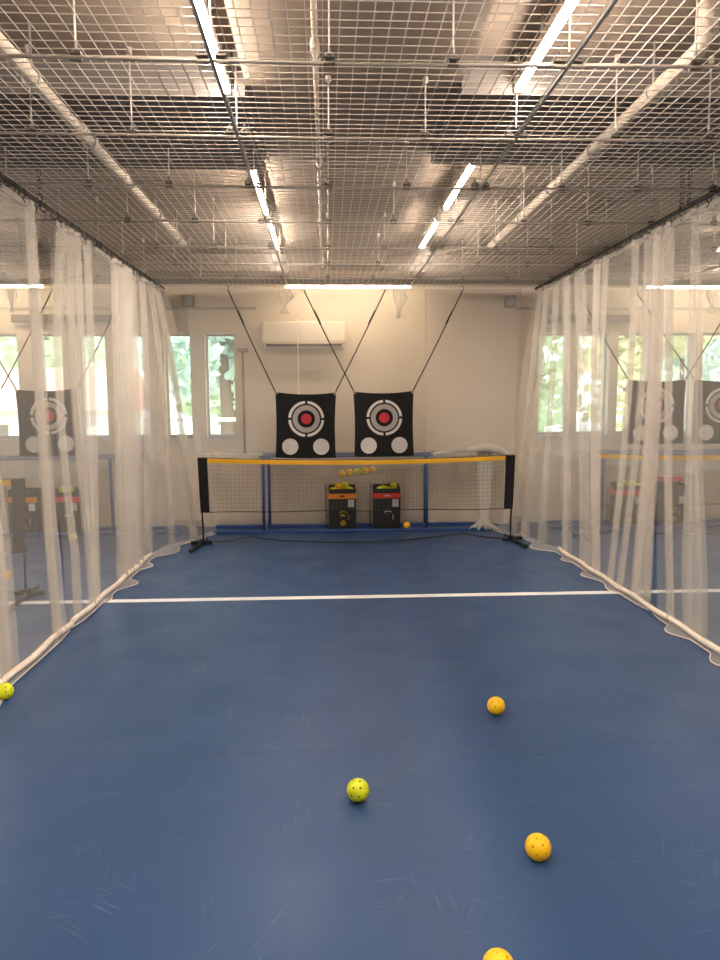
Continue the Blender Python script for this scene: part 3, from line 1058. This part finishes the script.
# ------------------------------------------------------------------ ball cartons
def carton(lab, x, y, band, wdt=0.29, h=0.47, gold=True, top_flap=False):
    t = thing('ball_carton', lab, 'box', (x, y, 0), 'black cartons of balls')
    hw, d = wdt / 2, 0.09
    th = 0.006
    m = MB()
    m.box(-hw, hw, -d, -d + th, 0, h - 0.03).box(-hw, hw, d - th, d, 0, h)
    m.box(-hw, -hw + th, -d + th, d - th, 0, h).box(hw - th, hw, -d + th, d - th, 0, h - 0.02)
    m.box(-hw, hw, -d, d, 0, 0.006)
    m.build('body', M['box'], t)
    MB().box(-hw + th, hw - th, -d + th, d - th, h - 0.10, h - 0.09).build('inner_tray', M['box_in'], t)
    if band:
        b = MB().box(-hw - 0.006, hw + 0.003, -d - 0.004, -d, 0.335, 0.392).box(-hw - 0.006, -hw, -d, d, 0.335, 0.392).build('band', M[band], t)
        m = MB()
        if band == 'orange':
            m.disc((0, 0.364), 0, 0.013, -d - 0.006, -d - 0.004, n=18).box(-.035, .035, -d - 0.006, -d - 0.004, 0.360, 0.367)
            m.build('band_mark', M['box'], b)
        else:
            m.box(-.03, .035, -d - 0.006, -d - 0.004, 0.359, 0.369)
            m.build('band_mark', M['label'], b)
    m = MB().box(hw - 0.085, hw - 0.02, -d - 0.002, -d, 0.245, 0.325)
    lb = m.build('label', M['label'], t)
    MB().box(hw - 0.054, hw - 0.051, -d - 0.003, -d - 0.002, 0.25, 0.32).box(hw - 0.08, hw - 0.025, -d - 0.003, -d - 0.002, 0.283, 0.286).build('label_rule', M['trim'], lb)
    m = MB().disc((0.01, 0.14), 0.055, 0.066, -d - 0.002, -d, 0.9, 2.3, 16)
    m.disc((0.01, 0.14), 0.055, 0.062, -d - 0.002, -d, -0.6, 0.5, 14)
    m.build('printed_arc', M['label'] if not gold else M['gold'], t)
    if gold:
        MB().disc((0.0, 0.145), 0, 0.030, -d - 0.003, -d, 0.1, 3.0, 16).disc((0.005, 0.075), 0, 0.030, -d - 0.003, -d, n=20).build('printed_balls', M['gold'], t)
    else:
        MB().disc((0.0, 0.17), 0, 0.02, -d - 0.003, -d, n=16).disc((0.03, 0.13), 0, 0.008, -d - 0.003, -d, n=12).disc((0.02, 0.08), 0, 0.010, -d - 0.003, -d, n=12).build('printed_balls', M['dark_steel'], t)
    if top_flap:
        m = MB().add([(-hw + .03, -d + 0.01, h - 0.03), (hw - .03, -d + 0.01, h - 0.03), (hw - .05, -d + 0.04, h + 0.02), (-hw + .05, -d + 0.04, h + 0.02),
                      (-hw + .03, -d + 0.014, h - 0.03), (hw - .03, -d + 0.014, h - 0.03), (hw - .05, -d + 0.044, h + 0.02), (-hw + .05, -d + 0.044, h + 0.02)],
                     [(0, 1, 2, 3), (7, 6, 5, 4), (0, 4, 5, 1), (2, 6, 7, 3), (1, 5, 6, 2), (3, 7, 4, 0)])
        m.build('flap', M['box'], t)
    # wire carrying frame on the left side
    MB().tube([(-hw - 0.03, -d, 0.005), (-hw - 0.03, -d, 0.50), (-hw - 0.03, d, 0.50), (-hw - 0.03, d, 0.005)], 0.0045, 6).tube(
        [(-hw - 0.03, -d, 0.16), (-hw + 0.002, -d, 0.16)], 0.004, 6).tube([(-hw - 0.03, -d, 0.46), (-hw + 0.002, -d, 0.44)], 0.004, 6).build('wire_stand', M['black_plastic'], t)
    return t


carton('black carton with orange band, left one in the centre lane, balls on top', 0.155, 7.67, 'orange')
carton('black carton with red band, right one in the centre lane, beside a yellow ball', 0.628, 7.67, 'redband', gold=False)
carton('black carton with orange band behind the left net curtain', -3.17, 7.67, 'orange')
carton('black carton with red band behind the left net curtain', -2.715, 7.67, 'redband', 0.24, gold=False)
carton('black carton with red band behind the right net curtain, lime balls on top', 3.26, 7.67, 'redband', gold=True)
carton('black carton without band behind the right net curtain, pink card on top', 3.745, 7.67, None, gold=True)
o = MB().box(3.63, 3.86, 7.61, 7.75, 0.475, 0.535).build('pink_packet', M['pink'], bevel=0.01)
tag(o, 'pink packet lying on top of a black carton behind the right net curtain', 'packet')

# ------------------------------------------------------------------ balls
BR = 0.0385


def ball_mesh(name, m1, m2, hole=0.085, sub=6):
    bm = bmesh.new()
    bmesh.ops.create_icosphere(bm, subdivisions=sub, radius=BR)
    dirs = []
    N = 26
    for i in range(N):
        z = 1 - (2 * i + 1) / N
        a = i * pi * (3 - sqrt(5))
        dirs.append(Vector((cos(a) * sqrt(1 - z * z), sin(a) * sqrt(1 - z * z), z)))
    lim = cos(hole)
    for f in bm.faces:
        f.smooth = True
        c = f.calc_center_median().normalized()
        if max(c.dot(d) for d in dirs) > lim:
            f.material_index = 1
    for v in bm.verts:
        c = v.co.normalized()
        dd = max(c.dot(d) for d in dirs)
        if dd > cos(hole * 0.9):
            v.co = c * BR * 0.88
    me = bpy.data.meshes.new(name)
    bm.to_mesh(me)
    bm.free()
    me.materials.append(m1)
    me.materials.append(m2)
    return me


BM = {'y': ball_mesh('orange_ball', M['ball_y'], M['ball_yh']), 'g': ball_mesh('lime_ball', M['ball_g'], M['ball_gh'])}


def ball(kind, x, y, z, lab, grp='pickleballs'):
    o = bpy.data.objects.new('pickleball', BM[kind])
    COL.objects.link(o)
    o.location = (x, y, z)
    o.rotation_euler = (random.uniform(0, 6), random.uniform(0, 6), random.uniform(0, 6))
    tag(o, lab, 'ball', grp)
    return o


G1 = 'pickleballs lying on the blue floor'
ball('y', 0.389, 1.543, BR, 'orange yellow perforated ball cut off by the bottom edge of the picture', G1)
ball('y', 0.615, 1.99, BR, 'orange yellow perforated ball on the near blue floor, right of the lime one', G1)
ball('g', 0.093, 2.336, BR, 'lime green perforated ball alone in the middle of the blue floor', G1)
ball('y', 0.724, 2.99, BR, 'orange yellow perforated ball farthest up the open blue floor', G1)
ball('y', 0.845, 7.62, BR, 'yellow ball on the floor beside the red banded carton', G1)
ball('g', -2.53, 7.173, BR, 'lime ball on the floor behind the slit in the left net curtain', G1)
ball('y', -2.50, 5.60, BR, 'orange ball on the floor behind the left net curtain by the net post', G1)
ball('g', -1.500, 3.28, BR, 'lime ball caught against the foot of the left net curtain at the picture edge', G1)
G2 = 'pickleballs on and in the cartons'
ball('y', 0.115, 7.63, 0.462, 'yellow ball on top of the orange banded carton, left of the lime ones', G2)
ball('g', 0.182, 7.63, 0.470, 'lime ball heaped on top of the orange banded carton, beside a yellow one', G2)
ball('g', 0.235, 7.66, 0.420, 'lime ball low in the right front corner of the orange banded carton', G2)
ball('g', 0.06, 7.64, 0.420, 'lime ball low at the left of the orange banded carton', G2)
ball('y', 0.15, 7.71, 0.420, 'yellow ball sunk behind the others in the orange banded carton', G2)
ball('g', 0.705, 7.63, 0.462, 'bright lime ball standing proud at the right of the red banded carton', G2)
ball('g', 0.56, 7.64, 0.424, 'lime ball at the left of the red banded carton', G2)
ball('g', 0.632, 7.64, 0.424, 'lime ball in the middle of the red banded carton', G2)
ball('y', 0.60, 7.71, 0.424, 'yellow ball at the back of the red banded carton', G2)
for i, x in enumerate((3.16, 3.24, 3.32, 3.38)):
    ball('g', x, 7.64, 0.424 + (0.03 if i in (1, 2) else 0), ('leftmost', 'second from left', 'third from left', 'rightmost')[i] + ' of the lime balls in the carton behind the right net curtain', G2)
for i, x in enumerate((-2.78, -2.70)):
    ball('g', x, 7.64, 0.455, ('left', 'right')[i] + ' lime ball on the red banded carton behind the left net curtain', G2)
G3 = 'pickleballs caught in the sagging back net'
for i, (k, x) in enumerate((('y', 0.150), ('y', 0.235), ('g', 0.315), ('y', 0.395), ('y', 0.470))):
    zb = interp(SAG, x)
    ball(k, x, 7.54, zb + BR + 0.012, ('leftmost orange ball resting in the sag of the back net', 'second orange ball from the left resting in the sag of the back net',
                                       'lime ball between orange balls in the sag of the back net', 'orange ball right of the lime one in the sag of the back net',
                                       'rightmost orange ball resting in the sag of the back net')[i], G3)

# ------------------------------------------------------------------ outdoors beyond the windows
struct(MB().box(-40, 40, YW + 0.22, 60, -0.5, -0.3).build('ground', M['ground']))


def tree(lab, x, y, h, r, leaf, seed, n=1700):
    rnd = random.Random(seed)
    t = thing('tree', lab, 'tree', (x, y, -0.3), 'trees outside the windows')
    MB().tube([(0, 0, 0), (0.08, 0, h * .3), (0, .05, h * .6), (.1, 0, h * .85)], [.16, .12, .08, .03], 8).build('trunk', M['bark'], t, smooth=True)
    m = MB()
    cl = [(rnd.uniform(-.6, .6) * r, rnd.uniform(-.6, .6) * r, h * rnd.uniform(.28, .92), r * rnd.uniform(.35, .6)) for _ in range(12)]
    for k in range(n):
        cx, cy, cz, cr = cl[k % 12]
        d = Vector((rnd.gauss(0, 1), rnd.gauss(0, 1), rnd.gauss(0, 1))).normalized() * cr * rnd.uniform(.5, 1.0) ** .5
        p = Vector((cx, cy, cz)) + d
        a = Vector((rnd.gauss(0, 1), rnd.gauss(0, 1), rnd.gauss(0, 1))).normalized()
        b = a.cross(Vector((rnd.gauss(0, 1), rnd.gauss(0, 1), rnd.gauss(0, 1)))).normalized()
        s = rnd.uniform(.10, .2) * (1 + .25 * (r > 1.8) + .6 * (r > 4))
        m.add([p - a * s, p + b * s * .6, p + a * s, p - b * s * .6], [(0, 1, 2, 3)])
    m.build('foliage', leaf, t)


tree('bushy green tree standing beyond the house outside the leftmost windows', -13.5, 26.0, 7.0, 2.6, M['leaf'], 1)
tree('pale blue green tree outside the window beside the left curtain corner', -1.9, 13.4, 4.6, 1.4, M['leaf3'], 2)
tree('green tree outside behind the roof at left', -9.0, 24.0, 7.5, 3.0, M['leaf'], 3)
tree('yellow green tree outside the second window right of the pilaster', 5.2, 12.4, 4.6, 1.3, M['leaf2'], 4)
tree('green tree outside the first window right of the pilaster', 4.1, 16.6, 5.2, 1.9, M['leaf'], 5)
tree('blue green tree outside the right windows behind the near target', 8.0, 16.0, 5.0, 1.7, M['leaf3'], 6)
tree('dark green tree outside at the far right windows', 12.0, 18.0, 5.6, 2.0, M['leaf'], 7)
tree('green tree outside between the left windows, behind the fence', -2.6, 20.0, 6.0, 2.2, M['leaf'], 8)
tree('large pale tree far behind the others outside the left windows', -14.0, 42.0, 12.0, 5.5, M['leaf3'], 9, 2600)
tree('large pale tree far behind the others outside the right windows', 15.0, 34.0, 10.5, 5.0, M['leaf'], 10, 2600)
t = thing('house', 'pale house with a red tiled roof seen through the left windows', 'house', (-7.4, 17.6, -0.3))
MB().box(-2.3, 2.6, -1.6, 1.6, 0, 1.55).build('wall', M['render'], t)
MB().add([(-2.6, -1.9, 1.5), (2.9, -1.9, 1.5), (2.9, 1.9, 1.5), (-2.6, 1.9, 1.5), (-2.6, 0, 2.5), (2.9, 0, 2.5)],
         [(0, 1, 5, 4), (2, 3, 4, 5), (1, 2, 5), (3, 0, 4), (0, 3, 2, 1)]).build('roof', M['roof'], t)
for xx in (-1.3, 0.2, 1.6):
    MB().box(xx - .3, xx + .3, -1.63, -1.6, .5, 1.2).build('window', M['ac_dark'], t)
t = thing('railing', 'white horizontal railing outside the left windows', 'railing', (0, 9.6, -0.3))
for k in range(4):
    MB().box(-6.5, -0.2, -0.02, 0.02, 0.75 + k * 0.22, 0.80 + k * 0.22).build('rail', M['rail'], t)
for k in range(6):
    MB().box(-6.5 + k * 1.25, -6.44 + k * 1.25, -0.03, 0.03, 0, 1.5).build('post', M['rail'], t)
